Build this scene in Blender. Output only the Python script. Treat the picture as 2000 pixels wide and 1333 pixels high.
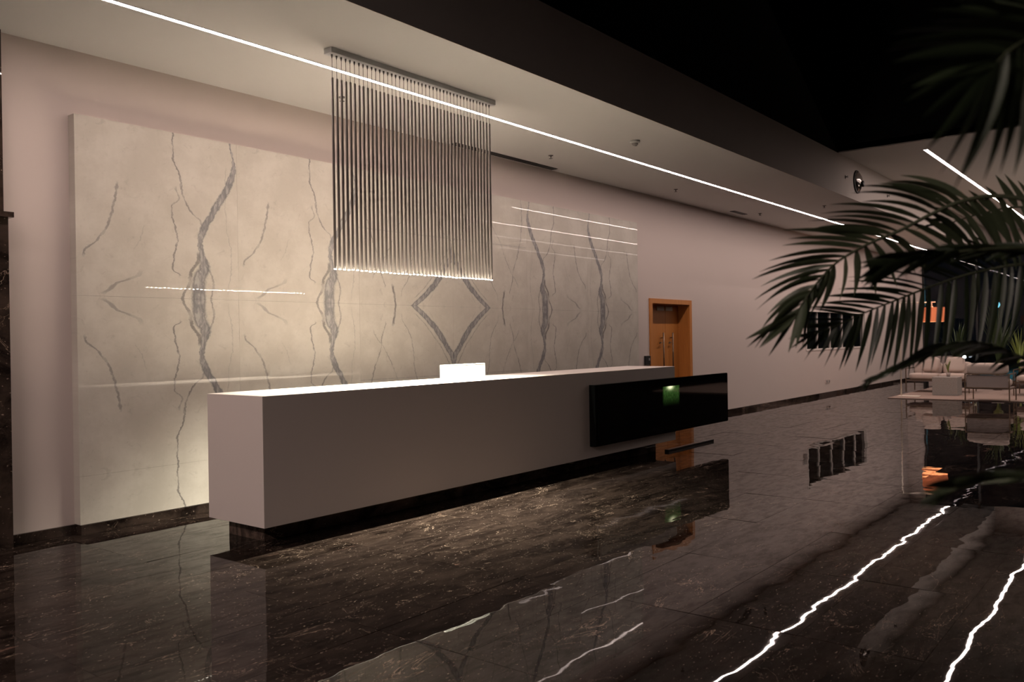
import bpy, bmesh, math, random
from mathutils import Vector, Matrix
random.seed(7)
D = bpy.data; SC = bpy.context.scene; COL = SC.collection
for o in list(D.objects): D.objects.remove(o)

# ---------------------------------------------------------------- camera, world, exposure
FPX = 1657.03; YAW, PITCH, ROLL = [math.radians(a) for a in (38.3963, -.0951, -.8829)]
CAM = Vector((0, 0, 1.49))
Fv = Vector((math.cos(YAW)*math.cos(PITCH), math.sin(YAW)*math.cos(PITCH), math.sin(PITCH)))
R0 = Vector((math.sin(YAW), -math.cos(YAW), 0)); U0 = R0.cross(Fv)
Rv = R0*math.cos(ROLL)+U0*math.sin(ROLL); Uv = -R0*math.sin(ROLL)+U0*math.cos(ROLL)
cd = D.cameras.new('camera'); cam = D.objects.new('camera', cd); COL.objects.link(cam)
cam.matrix_world = Matrix(((Rv.x, Uv.x, -Fv.x, CAM.x), (Rv.y, Uv.y, -Fv.y, CAM.y), (Rv.z, Uv.z, -Fv.z, CAM.z), (0, 0, 0, 1)))
cd.sensor_width = 36; cd.lens = FPX/2000*36; cd.clip_start = .05; cd.clip_end = 300
cd.dof.use_dof = True; cd.dof.focus_distance = 8.0; cd.dof.aperture_fstop = 3.2
SC.camera = cam
w = D.worlds.new('night'); SC.world = w; w.use_nodes = True
w.node_tree.nodes['Background'].inputs[0].default_value = (.010, .014, .022, 1)
w.node_tree.nodes['Background'].inputs[1].default_value = .25
SC.view_settings.view_transform = 'Standard'; SC.view_settings.look = 'None'
SC.view_settings.gamma = 1; SC.view_settings.use_curve_mapping = False
SC.view_settings.exposure = 0.0
STRIP_L, STRIP_C = 76.0, (1.0, .80, .73)        # ceiling strips
HIGH_L = 32.0
TIP_L, TIP_C = 300.0, (1.0, .93, .76)
FILL_UP_W = 450.0
REAR_FILL_L = 250.0
DOWN_W = 43.0                                   # their lensed downward beams, each          # downlights in the rods

def pt(px, py, d):                                # a point in the room at depth d along a sight line
    return CAM + (Fv + Rv*((px-1000)/FPX) - Uv*((py-666.5)/FPX))*d

# ---------------------------------------------------------------- materials
def nt(name):
    m = D.materials.new(name); m.use_nodes = True; t = m.node_tree
    return m, t, t.nodes['Principled BSDF']
class NB:
    def __init__(s, t): s.t = t
    def n(s, typ, **k):
        n = s.t.nodes.new(typ)
        for a, b in k.items(): setattr(n, a, b)
        return n
    def put(s, sock, v):
        if hasattr(v, 'is_output') or isinstance(v, bpy.types.NodeSocket): s.t.links.new(v, sock)
        else: sock.default_value = v
    def m(s, op, a, b=0.0, c=None, clamp=False):
        n = s.n('ShaderNodeMath', operation=op, use_clamp=clamp); s.put(n.inputs[0], a); s.put(n.inputs[1], b)
        if c is not None: s.put(n.inputs[2], c)
        return n.outputs[0]
    def noise(s, vec, scale, detail=4, rough=.55, out=0, dist=0.):
        n = s.n('ShaderNodeTexNoise'); s.put(n.inputs['Vector'], vec); n.inputs['Scale'].default_value = scale
        n.inputs['Detail'].default_value = detail; n.inputs['Roughness'].default_value = rough; n.inputs['Distortion'].default_value = dist
        return n.outputs[out]
    def mix(s, f, a, b):
        n = s.n('ShaderNodeMix', data_type='RGBA'); s.put(n.inputs[0], f); s.put(n.inputs[6], a); s.put(n.inputs[7], b); return n.outputs[2]
    def step(s, x, lo, hi):
        n = s.n('ShaderNodeMapRange', interpolation_type='SMOOTHSTEP'); s.put(n.inputs[0], x)
        s.put(n.inputs[1], lo); s.put(n.inputs[2], hi); n.inputs[3].default_value = 0; n.inputs[4].default_value = 1; return n.outputs[0]
    def curve(s, x, pts, xs, ys):
        n = s.n('ShaderNodeFloatCurve'); s.put(n.inputs['Value'], s.m('DIVIDE', x, xs)); c = n.mapping.curves[0]
        pts = [(a/xs, b/ys) for a, b in pts]
        if pts[0][0] > 0: pts = [(0, pts[0][1])]+pts
        if pts[-1][0] < 1: pts = pts+[(1, pts[-1][1])]
        c.points[0].location = pts[0]; c.points[1].location = pts[-1]
        for p in pts[1:-1]: c.points.new(*p)
        for p in c.points: p.handle_type = 'AUTO_CLAMPED'
        n.mapping.update(); return s.m('MULTIPLY', n.outputs[0], ys)
def col(c): return (*c, 1)
def plain(name, c, rough=.5, metal=0., spec=.5, var=.06, scale=30., bump=0., coat=0.):
    m, t, p = nt(name); b = NB(t)
    g = b.n('ShaderNodeNewGeometry').outputs['Position']
    f = b.noise(g, scale)
    b.put(p.inputs['Base Color'], b.mix(f, col([x*(1-var) for x in c]), col([min(1, x*(1+var)) for x in c])))
    p.inputs['Roughness'].default_value = rough; p.inputs['Metallic'].default_value = metal
    p.inputs['Specular IOR Level'].default_value = spec; p.inputs['Coat Weight'].default_value = coat; p.inputs['Coat Roughness'].default_value = .03
    if bump:
        bn = b.n('ShaderNodeBump'); bn.inputs['Distance'].default_value = bump; b.put(bn.inputs['Height'], f); b.put(p.inputs['Normal'], bn.outputs[0])
    return m
def emit(name, c, s):
    m, t, p = nt(name); t.nodes.remove(p); e = t.nodes.new('ShaderNodeEmission')
    e.inputs[0].default_value = col(c); e.inputs[1].default_value = s
    t.links.new(e.outputs[0], t.nodes['Material Output'].inputs[0]); return m

M_WALL = plain('wall_paint', (.58, .50, .465), .75, var=.02, scale=1.2, spec=.2)
M_CEIL = plain('ceiling_paint', (.74, .73, .71), .8, var=.02, scale=1.5, spec=.2)
M_FASC = plain('fascia_paint', (.66, .60, .56), .8, var=.02, scale=1.5, spec=.2)
M_BLACK = plain('void_black_paint', (.010, .010, .011), .9, spec=.1)
M_DARKWALL = plain('dark_wall_paint', (.03, .027, .025), .7, spec=.2)
M_WHITE = plain('desk_solid_surface', (.68, .605, .57), .45, var=.015, scale=60, spec=.35)
M_DISPLAY = plain('white_plastic', (.52, .54, .52), .35, var=.01)
M_GREYMETAL = plain('grey_metal', (.30, .285, .275), .5, var=.05, metal=.2)
M_CANOPY = plain('canopy_paint', (.62, .63, .65), .5)
M_ROD = plain('rod_anodised', (.23, .20, .185), .5, metal=.15, var=.05, scale=60)
M_BLKPLAS = plain('black_plastic', (.012, .012, .013), .35)
M_CABLE = plain('dark_cable', (.10, .09, .085), .6)
M_GLOSSBLK = plain('black_glass', (.004, .005, .005), .04, spec=.3)
M_FRAME = plain('thin_frame_metal', (.16, .11, .075), .35, metal=.7)
M_CHROME = plain('chrome', (.55, .52, .5), .15, metal=1)
M_PALEMETAL = plain('pale_metal', (.65, .58, .5), .4, metal=.2)
M_FABRIC = plain('beige_fabric', (.52, .43, .385), .9, var=.12, scale=90, bump=.003, spec=.1)
M_SLING = plain('taupe_sling_fabric', (.30, .25, .235), .9, var=.15, scale=120, spec=.1)
M_RUG = plain('rug_pile', (.29, .22, .19), .95, var=.12, scale=40, bump=.004, spec=.05)
M_CONC = plain('speckled_concrete', (.27, .25, .235), .8, var=.3, scale=45, bump=.002, spec=.2)
M_STONEBOX = plain('planter_stone', (.33, .27, .25), .8, var=.2, scale=25)
M_SOIL = plain('soil', (.03, .02, .015), .95)
M_BARK = plain('palm_stem', (.06, .07, .035), .7, var=.4, scale=40)
M_SIGN = plain('sign_plate', (.55, .52, .42), .5)

def m_wood():
    m, t, p = nt('door_veneer'); b = NB(t)
    g = b.n('ShaderNodeNewGeometry').outputs['Position']
    mp = b.n('ShaderNodeMapping'); b.put(mp.inputs[0], g); mp.inputs['Scale'].default_value = (14, 14, .9)
    f = b.noise(mp.outputs[0], 3, 5, .6, dist=.6)
    b.put(p.inputs['Base Color'], b.mix(f, (.38, .135, .026, 1), (.58, .225, .05, 1)))
    p.inputs['Roughness'].default_value = .45; return m
M_WOOD = m_wood()

def m_leaf(name, a, c):
    m, t, p = nt(name); b = NB(t)
    oi = b.n('ShaderNodeObjectInfo').outputs['Random']; g = b.n('ShaderNodeNewGeometry').outputs['Position']
    f = b.m('ADD', b.m('MULTIPLY', oi, .6), b.m('MULTIPLY', b.noise(g, 60, 2), .4))
    b.put(p.inputs['Base Color'], b.mix(f, col(a), col(c)))
    p.inputs['Roughness'].default_value = .42; p.inputs['Specular IOR Level'].default_value = .45
    return m
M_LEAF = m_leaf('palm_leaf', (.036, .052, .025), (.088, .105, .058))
M_LEAF_DARK = m_leaf('palm_leaf_shaded', (.012, .020, .008), (.034, .046, .022))  # same leaf, the backlit fronds' shade put into a darker colour
M_PLANT = m_leaf('plant_leaf', (.10, .15, .035), (.30, .32, .09))
M_DARKPL = m_leaf('dark_plant_leaf', (.03, .05, .02), (.08, .11, .04))

def m_darkmarble(name, tiled, lift=1.0):
    m, t, p = nt(name); b = NB(t)
    g = b.n('ShaderNodeNewGeometry').outputs['Position']
    if tiled:
        oi = b.n('ShaderNodeObjectInfo')
        r = oi.outputs['Random']
        cx = b.n('ShaderNodeCombineXYZ'); b.put(cx.inputs[0], b.m('MULTIPLY', r, 37)); b.put(cx.inputs[1], b.m('MULTIPLY', r, 91)); b.put(cx.inputs[2], b.m('MULTIPLY', r, 53))
        va = b.n('ShaderNodeVectorMath', operation='ADD'); b.put(va.inputs[0], g); b.put(va.inputs[1], cx.outputs[0]); P = va.outputs[0]
    else: P = g
    mp = b.n('ShaderNodeMapping'); b.put(mp.inputs[0], P); mp.inputs['Rotation'].default_value = (0, 0, math.radians(62)); mp.inputs['Scale'].default_value = (1, 3.2, 1.6)
    Q = mp.outputs[0]
    base = b.noise(Q, 2.2, 8, .65, dist=.8)
    fine = b.noise(Q, 13, 8, .7)
    c1 = b.mix(b.step(base, .33, .68), (.005*lift, .0034*lift, .0028*lift, 1), (.028*lift, .0195*lift, .0155*lift, 1))
    c2 = b.mix(b.m('MULTIPLY', b.step(fine, .52, .75), .55), c1, (.06, .040, .032, 1))
    # long thin veins: the zero line of a distorted noise
    v1 = b.noise(Q, 1.1, 6, .6, dist=1.4)
    l1 = b.m('SUBTRACT', 1.0, b.step(b.m('ABSOLUTE', b.m('SUBTRACT', v1, .5)), .0, .0042))
    gate = b.step(b.noise(P, 1.7, 2), .50, .64)
    l1 = b.m('MULTIPLY', l1, gate)
    v2 = b.noise(P, 2.6, 7, .6, dist=2.2)
    l2 = b.m('MULTIPLY', b.m('SUBTRACT', 1.0, b.step(b.m('ABSOLUTE', b.m('SUBTRACT', v2, .48)), .0, .0030)), b.step(b.noise(P, 2.9, 2), .54, .66))
    c3 = b.mix(b.m('MULTIPLY', b.m('MAXIMUM', l1, l2), .8), c2, (.46, .34, .26, 1))
    # short pale flecks and rare pink clouds
    fl = b.step(b.noise(Q, 34, 3, .5), .665, .74)
    c4 = b.mix(b.m('MULTIPLY', fl, .7), c3, (.40, .31, .25, 1))
    cl = b.m('MULTIPLY', b.step(b.noise(Q, .9, 2, .5), .70, .76), b.step(b.noise(Q, 9, 6, .75), .46, .60))
    c5 = b.mix(b.m('MULTIPLY', cl, .8), c4, (.33, .19, .145, 1))
    b.put(p.inputs['Base Color'], c5)
    p.inputs['Roughness'].default_value = .5; p.inputs['Specular IOR Level'].default_value = 0
    b.put(p.inputs['Coat Weight'], b.m('ADD', .68, b.m('MULTIPLY', b.step(b.noise(Q, 5, 7, .7), .34, .60), .32))); p.inputs['Coat Roughness'].default_value = .014; p.inputs['Coat IOR'].default_value = 1.24 if tiled else 1.5
    if tiled:
        h = b.m('ADD', b.noise(P, 1.6, 1.5, .4), b.m('MULTIPLY', b.noise(P, 5.5, 1, .4), .10))
        bn = b.n('ShaderNodeBump'); bn.inputs['Strength'].default_value = 1; bn.inputs['Distance'].default_value = .0028; b.put(bn.inputs['Height'], h)
        b.put(p.inputs['Coat Normal'], bn.outputs[0]); b.put(p.inputs['Normal'], bn.outputs[0])
    return m
M_FLOOR = m_darkmarble('polished_brown_marble', True)
M_SKIRT = m_darkmarble('dark_marble_skirting', False, 1.8)
M_PLINTH = m_darkmarble('lit_dark_marble_plinth', False, 7.0)  # the dark marble made paler, floor bounce light put into its colour
M_GROUT = plain('floor_joint', (.26, .20, .165), .6)

# book-matched white marble of the feature wall
XC, PW, ZM, PH = 7.495, 1.4617, 1.892, 1.433
def m_whitemarble():
    m, t, p = nt('bookmatched_white_marble'); b = NB(t)
    sp = b.n('ShaderNodeSeparateXYZ'); b.put(sp.inputs[0], b.n('ShaderNodeNewGeometry').outputs['Position'])
    du = b.m('ABSOLUTE', b.m('SUBTRACT', sp.outputs[0], XC))
    hh = b.m('ABSOLUTE', b.m('SUBTRACT', sp.outputs[2], ZM))
    h = b.m('SUBTRACT', PH, b.m('ABSOLUTE', b.m('SUBTRACT', hh, PH)))
    v = b.m('MODULO', du, PW)
    isA = b.m('GREATER_THAN', du, PW); isC = b.m('SUBTRACT', 1.0, isA)
    cx = b.n('ShaderNodeCombineXYZ'); b.put(cx.inputs[0], v); b.put(cx.inputs[1], h); b.put(cx.inputs[2], b.m('MULTIPLY', isA, 9.3)); P = cx.outputs[0]
    w1 = b.m('MULTIPLY', b.m('SUBTRACT', b.noise(P, 7, 4), .5), .05)
    w2 = b.m('MULTIPLY', b.m('SUBTRACT', b.noise(P, 28, 4, .7), .5), .035)
    vv = b.m('ADD', v, b.m('ADD', w1, w2))
    gap = b.noise(P, 9, 3)
    def line(cp, wd, lo, hi, op, gate):
        c = b.curve(h, cp, 1.45, 1.4617)
        W = b.curve(h, wd, 1.45, .2) if isinstance(wd, list) else wd
        d = b.m('ABSOLUTE', b.m('SUBTRACT', vv, c))
        k = b.m('SUBTRACT', 1.0, b.step(d, b.m('MULTIPLY', W, .45), W))
        k = b.m('MULTIPLY', k, b.m('MULTIPLY', b.step(h, lo-.03, lo+.02), b.m('SUBTRACT', 1.0, b.step(h, hi-.02, hi+.03))))
        if not isinstance(wd, list): k = b.m('MULTIPLY', k, b.m('ADD', .45, b.m('MULTIPLY', b.step(gap, .35, .6), .55)))
        return b.m('MULTIPLY', k, b.m('MULTIPLY', gate, op)), d, W
    thin = []
    for cp, wd, lo, hi, op in [
        ([(0,.56),(.06,.54),(.12,.50),(.24,.467),(.38,.40)], .022, -1, .40, .8),
        ([(0,.28),(.17,.257),(.30,.316)], .012, -1, .34, .6),
        ([(.66,.37),(.78,.477),(.918,.542),(1.05,.569),(1.217,.628),(1.44,.629)], .011, .66, 2, .8),
        ([(.20,.58),(.25,.64),(.37,.633),(.51,.6),(.57,.606),(.78,.645),(.887,.577),(.95,.60)], .010, .2, .96, .75),
        ([(.33,1.40),(.46,1.28),(.56,1.22),(.615,1.2),(.77,1.146),(.92,1.13)], .014, .33, .93, .6),
        ([(.02,1.25),(.05,1.216),(.11,1.14),(.145,1.036),(.22,.93)], .030, .03, .21, .5),
        ([(0,.12),(.4,.07),(.55,.10),(.9,.13),(1.44,.10)], .007, .05, 1.2, .3),
        ([(.35,1.0),(.5,.93),(.8,.9),(1.2,.98)], .006, .4, .6, .3)]:
        thin.append(line(cp, wd, lo, hi, op, isA)[0])
    for cp, wd, lo, hi, op in [
        ([(0,.93),(.11,.957),(.22,.975)], .020, -1, .22, .8),
        ([(.2,1.08),(.25,1.11),(.51,1.183),(.84,1.315),(1.2,1.37),(1.44,1.35)], .011, .2, 2, .6),
        ([(.1,.852),(.345,.714),(.77,.642),(1.1,.55)], .009, .1, 1.2, .5),
        ([(.25,1.27),(.5,1.10),(.8,.93),(1.2,.72)], .009, .28, 1.3, .5),
        ([(0,.78),(.118,.60),(.283,.40),(.613,.12),(.75,.05)], .012, .1, .8, .5),
        ([(.75,.0),(.9,.18),(1.1,.22),(1.44,.35)], .012, .72, 2, .6),
        ([(0,.45),(.2,.32),(.5,.30),(.9,.45)], .006, .05, .5, .25)]:
        thin.append(line(cp, wd, lo, hi, op, isC)[0])
    tm = thin[0]
    for x in thin[1:]: tm = b.m('MAXIMUM', tm, x)
    mA, dA, WA = line([(0,.401),(.065,.41),(.193,.388),(.291,.346),(.386,.36),(.498,.378),(.604,.356),(.76,.265),(.913,.171),(1.11,.057),(1.278,.035),(1.436,.073)],
        [(0,.075),(.1,.085),(.19,.085),(.3,.07),(.37,.045),(.45,.03),(.55,.042),(.62,.05),(.76,.045),(.9,.05),(1.05,.05),(1.2,.03),(1.3,.014),(1.44,.010)], -1, 2, 1, isA)
    mC, dC, WC = line([(0,.65),(.118,.478),(.283,.278),(.45,.136),(.613,.01),(.8,.0)],
        [(0,.065),(.1,.07),(.5,.062),(.62,.05),(.72,.025),(.8,.0)], -1, .80, 1, isC)
    mm = b.m('MAXIMUM', mA, mC)
    edge = b.m('MAXIMUM', b.m('MULTIPLY', isA, b.step(b.m('DIVIDE', dA, WA), .42, .62)), b.m('MULTIPLY', isC, b.step(b.m('DIVIDE', dC, WC), .42, .62)))
    mp = b.n('ShaderNodeMapping'); b.put(mp.inputs[0], P); mp.inputs['Scale'].default_value = (10, 3.2, 1); mp.inputs['Rotation'].default_value = (0, 0, .35)
    st = b.noise(mp.outputs[0], 2.2, 5, .6, dist=1.5)
    vc = b.mix(b.step(st, .38, .66), (.20, .195, .20, 1), (.38, .365, .345, 1))
    vc = b.mix(b.m('MULTIPLY', edge, .75), vc, (.10, .10, .115, 1))
    basec = b.mix(b.step(b.noise(P, 3.2, 6, .65), .35, .72), (.49, .455, .40, 1), (.575, .54, .48, 1))
    basec = b.mix(b.m('MULTIPLY', b.step(b.noise(P, 11, 6, .75, dist=.8), .55, .72), .42), basec, (.36, .33, .29, 1))
    c = b.mix(b.m('MULTIPLY', tm, .95), basec, (.13, .12, .12, 1))
    c = b.mix(mm, c, vc)
    b.put(p.inputs['Base Color'], c)
    p.inputs['Roughness'].default_value = .35; p.inputs['Specular IOR Level'].default_value = .1
    p.inputs['Coat Weight'].default_value = .6; p.inputs['Coat Roughness'].default_value = .004; p.inputs['Coat IOR'].default_value = 1.5
    bn = b.n('ShaderNodeBump'); bn.inputs['Distance'].default_value = .00008; b.put(bn.inputs['Height'], b.noise(b.n('ShaderNodeNewGeometry').outputs['Position'], 7, 1))
    b.put(p.inputs['Coat Normal'], bn.outputs[0])
    return m
M_SLAB = m_whitemarble()
M_STRIP = emit('strip_light_glow', STRIP_C, STRIP_L)
M_HIGH = emit('high_strip_light_glow', STRIP_C, HIGH_L)
M_TIP = emit('rod_downlight_glow', TIP_C, TIP_L)

def m_glass():
    m, t, p = nt('dark_window_glass'); b = NB(t)
    tr = b.n('ShaderNodeBsdfTransparent'); tr.inputs[0].default_value = (.55, .6, .62, 1)
    gl = b.n('ShaderNodeBsdfGlossy'); gl.inputs['Roughness'].default_value = .01
    fr = b.n('ShaderNodeFresnel'); fr.inputs[0].default_value = 1.5
    mx = b.n('ShaderNodeMixShader'); b.put(mx.inputs[0], b.m('ADD', b.m('MULTIPLY', fr.outputs[0], .45), .0)); b.put(mx.inputs[1], tr.outputs[0]); b.put(mx.inputs[2], gl.outputs[0])
    t.links.new(mx.outputs[0], t.nodes['Material Output'].inputs[0]); t.nodes.remove(p); return m
M_GLASS = m_glass()

# ---------------------------------------------------------------- mesh helpers
def link(o, parent=None):
    COL.objects.link(o)
    if parent: o.parent = parent
    return o
def mob(name, bm, mat, parent=None, smooth=False, loc=None):
    bmesh.ops.recalc_face_normals(bm, faces=bm.faces)
    me = D.meshes.new(name); bm.to_mesh(me); bm.free(); me.materials.append(mat)
    if smooth:
        for p in me.polygons: p.use_smooth = True
    o = D.objects.new(name, me); link(o, parent)
    if loc: o.location = loc
    return o
def bx(bm, x0, x1, y0, y1, z0, z1):
    r = bmesh.ops.create_cube(bm, size=1)
    for v in r['verts']: v.co = Vector(((x0+x1)/2+v.co.x*(x1-x0), (y0+y1)/2+v.co.y*(y1-y0), (z0+z1)/2+v.co.z*(z1-z0)))
    return r['verts']
def box(name, ext, mat, parent=None, bevel=0., seg=2, smooth=False):
    bm = bmesh.new(); bx(bm, *ext)
    if bevel: bmesh.ops.bevel(bm, geom=bm.edges[:], offset=bevel, segments=seg, profile=.5, affect='EDGES')
    return mob(name, bm, mat, parent, smooth)
def boxes(name, exts, mat, parent=None):
    bm = bmesh.new()
    for e in exts: bx(bm, *e)
    return mob(name, bm, mat, parent)
def tube(bm, pts, r, n=8, r2=None):
    r2 = r if r2 is None else r2; rings = []
    pts = [Vector(p) for p in pts]
    for i, p in enumerate(pts):
        d = (pts[min(i+1, len(pts)-1)]-pts[max(i-1, 0)]).normalized()
        a = d.cross(Vector((0, 0, 1)) if abs(d.z) < .9 else Vector((1, 0, 0))).normalized(); c = d.cross(a)
        rr = r+(r2-r)*i/(len(pts)-1)
        rings.append([bm.verts.new(p+a*rr*math.cos(k*2*math.pi/n)+c*rr*math.sin(k*2*math.pi/n)) for k in range(n)])
    for a, c in zip(rings, rings[1:]):
        for k in range(n): bm.faces.new((a[k], a[(k+1) % n], c[(k+1) % n], c[k]))
    bm.faces.new(rings[0][::-1]); bm.faces.new(rings[-1])
def lathe(bm, prof, n=24, at=(0, 0, 0), axis='z'):
    rings = []
    for r, z in prof:
        ring = []
        for k in range(n):
            a = k*2*math.pi/n; q = (r*math.cos(a), r*math.sin(a), z)
            if axis == 'y': q = (q[0], -q[2], q[1])
            ring.append(bm.verts.new(Vector(q)+Vector(at)))
        rings.append(ring)
    for a, c in zip(rings, rings[1:]):
        for k in range(n): bm.faces.new((a[k], a[(k+1) % n], c[(k+1) % n], c[k]))
    if prof[0][0] > 1e-6: bm.faces.new(rings[0][::-1])
    if prof[-1][0] > 1e-6: bm.faces.new(rings[-1])
def tag(o, label, cat, group=None):
    o['label'] = label; o['category'] = cat
    if group: o['group'] = group
    return o
def empty(name, loc, label, cat, group=None, rz=0.):
    o = D.objects.new(name, None); o.location = loc; o.rotation_euler = (0, 0, rz); o.empty_display_size = .1; link(o)
    return tag(o, label, cat, group)
def struct(o): o['kind'] = 'structure'; return o

# ---------------------------------------------------------------- structure
YW, HC, YS, HZ, XE, XV = 6.93, 3.855, 4.52, 4.54, 29.0, 14.6
X0, Y0 = -5.0, -7.0
DX0, DX1, DZ1 = 12.40, 13.92, 2.14             # door niche opening (outer frame)
WX0, WX1, WZ0, WZ1 = 19.80, 24.53, 1.118, 2.075   # window
struct(boxes('wall_back', [(X0, DX0, YW, YW+.6, 0, HC), (DX1, WX0, YW, YW+.6, 0, HC), (DX0, DX1, YW, YW+.6, DZ1, HC),
       (WX1, XE+.2, YW, YW+.6, 0, HC), (WX0, WX1, YW, YW+.6, 0, WZ0), (WX0, WX1, YW, YW+.6, WZ1, HC)], M_WALL))
struct(box('wall_left', (X0-.2, X0, Y0, YW+.2, 0, 8.2), M_DARKWALL))
struct(box('wall_front', (X0, XE, Y0-.2, Y0, 0, 8.2), M_DARKWALL))
struct(boxes('wall_right', [(XE, XE+.2, 6.42, YW, 0, HC), (XE, XE+.2, Y0, 6.42, HC, HZ+.2)], M_WALL))
struct(boxes('wall_void', [(X0, XV, YS, YS+.15, HZ, 8.0), (XV, XV+.15, Y0, YS+.15, HZ+.02, 8.0)], M_BLACK))
struct(box('ceiling', (X0, XE, YS+.004, YW+.2, HC, HC+.12), M_CEIL))
struct(box('trim_1', (X0, XE, YS-.003, YS+.004, HC, HZ), M_FASC))
struct(box('ceiling_high', (XV, XE, Y0, YS, HZ, HZ+.12), M_CEIL))
struct(box('ceiling_void', (X0, XV+.15, Y0, YS+.15, 8.0, 8.15), M_BLACK))
D.objects['ceiling_high'].name = 'ceiling.001'; D.objects['ceiling_void'].name = 'ceiling.002'; D.objects['wall_void'].name = 'wall_upper'

# floor: every slab of marble an own part where it can be told apart
fl = struct(box('floor', (X0, XE, Y0, YW+.3, -.10, -.0048), M_GROUT))
TX, TY = 1.1697, .5835
bm = bmesh.new(); bx(bm, -TX/2+.0011, TX/2-.0011, -TY/2+.0011, TY/2-.0011, -.0058, 0); tme = D.meshes.new('tile'); bm.to_mesh(tme); bm.free(); tme.materials.append(M_FLOOR)
cells = []
i0, i1 = int((X0-1.82)//TX)+1, int((XE-1.82)//TX)
j0, j1 = int((Y0-.94)//TY)+1, int((YW-.94)//TY)
for i in range(i0, i1+1):
    for j in range(j0, j1+1):
        cx, cy = 1.82+(i+.5)*TX, .94+(j+.5)*TY
        if cx-TX/2 < X0-.01 or cx+TX/2 > XE+.9 or cy+TY/2 > YW+.55: continue
        d = Vector((cx, cy, -1.49)); z = d.dot(Fv)
        vis = z > .5 and abs(d.dot(Rv)/z) < .72
        cells.append((0 if vis else 1, z if vis else abs(z)+math.hypot(cx, cy), cx, cy))
cells.sort(); rest = bmesh.new()
for k, (a, z, cx, cy) in enumerate(cells):
    rx, ry = max(-.005, min(.005, random.gauss(0, .0021))), max(-.003, min(.003, random.gauss(0, .0012)))
    if k < 296:
        t = D.objects.new('tile', tme); t.location = (cx, cy, 0); t.rotation_euler = (rx, ry, 0); link(t, fl)
    else:
        for q in bx(rest, cx-TX/2+.001, cx+TX/2-.001, cy-TY/2+.001, cy+TY/2-.001, -.0058, 0): q.co.z += (q.co.y-cy)*rx-(q.co.x-cx)*ry
o = mob('tile_field', rest, M_FLOOR, fl); o['kind'] = 'stuff'

# skirting of dark marble, in lengths
bb = struct(box('baseboard_back', (X0, DX0, YW-.006, YW, 0.002, .068), M_GROUT)); 
x = X0
while x < XE-.3:
    x2 = min(x+1.17, XE)
    if x2 > DX0 and x < DX0: x2 = DX0
    if DX0 <= x < DX1: x = DX1; continue
    if not (3.11 < x and x2 < 11.88):
        box('skirting_stone', (x+.0015, x2-.0015, YW-.024, YW, .001, .076), M_SKIRT, bb)
    x = x2
struct(box('baseboard_right', (XE-.02, XE, 6.42, YW, 0, .076), M_SKIRT))

# dark portal at the far left of the back wall
pf = struct(boxes('door_2', [(1.45, 2.615, YW-.12, YW-.002, 0, 2.45), (1.43, 2.64, YW-.16, YW-.002, 2.45, 2.49), (1.45, 2.60, YW-.08, YW-.002, 2.49, 3.85)], M_SKIRT))

# door niche
dn = struct(D.objects.new('door_1', None)); dn.location = (13.16, YW, 0); link(dn)
def rel(ext, loc): return (ext[0]-loc[0], ext[1]-loc[0], ext[2]-loc[1], ext[3]-loc[1], ext[4]-loc[2], ext[5]-loc[2])
def rbox(name, ext, mat, root, **k): return box(name, rel(ext, root.location), mat, root, **k)
def rboxes(name, exts, mat, root): return boxes(name, [rel(e, root.location) for e in exts], mat, root)
rboxes('door_frame', [(DX0, DX0+.09, YW-.02, YW+.02, 0, DZ1), (DX1-.09, DX1, YW-.02, YW+.02, 0, DZ1), (DX0+.09, DX1-.09, YW-.02, YW+.02, DZ1-.08, DZ1)], M_WOOD, dn)
rboxes('door_reveal', [(DX1-.10, DX1-.002, YW+.02, YW+.26, 0, DZ1-.07), (DX0+.002, DX0+.10, YW+.02, YW+.26, 0, DZ1-.07), (DX0+.10, DX1-.10, YW+.02, YW+.26, DZ1-.09, DZ1-.002)], M_WOOD, dn)
for lx0, lx1, hx, s in ((DX0+.10, 13.338, 13.17, -1), (13.342, DX1-.10, 13.51, 1)):
    lf = rbox('door_leaf', (lx0, lx1, YW+.20, YW+.245, .005, 2.045), M_WOOD, dn, bevel=.002, seg=1)
    bm = bmesh.new(); L = dn.location
    for z in (.72, 1.48): tube(bm, [Vector((hx, YW+.205, z))-L, Vector((hx, YW+.15, z))-L], .008)
    tube(bm, [Vector((hx, YW+.15, .62))-L, Vector((hx, YW+.15, 1.57))-L], .013, 10)
    mob('pull_handle', bm, M_FRAME, lf, True)
    bm = bmesh.new(); tube(bm, [Vector((hx-.05, YW+.205, 1.40))-L, Vector((hx-.05, YW+.16, 1.40))-L, Vector((hx-.14, YW+.155, 1.385))-L], .009)
    mob('lever_handle', bm, M_FRAME, lf, True)
for sx in (13.02, 13.33): rbox('sign_plate', (sx, sx+.25, YW+.185, YW+.20, 1.955, 2.03), M_SIGN, dn, bevel=.003)
# window in the back wall
wn = struct(D.objects.new('window_1', None)); wn.location = ((WX0+WX1)/2, YW, WZ0); link(wn)
rboxes('window_frame', [(WX0, WX0+.05, YW-.01, YW+.12, WZ0, WZ1), (WX1-.05, WX1, YW-.01, YW+.12, WZ0, WZ1), (WX0+.05, WX1-.05, YW-.01, YW+.12, WZ1-.03, WZ1), (WX0+.05, WX1-.05, YW-.01, YW+.12, WZ0, WZ0+.04)], M_FASC, wn)
mx = [WX0+.05, 20.72, 21.66, 22.62, 23.56, WX1-.05]
for a in mx[1:-1]: rbox('mullion', (a-.011, a+.011, YW+.03, YW+.10, WZ0+.04, WZ1-.03), M_FASC, wn)
for a, c in zip(mx, mx[1:]): rbox('window_pane', (a+.011, c-.011, YW+.06, YW+.07, WZ0+.04, WZ1-.03), M_GLOSSBLK, wn)
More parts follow.
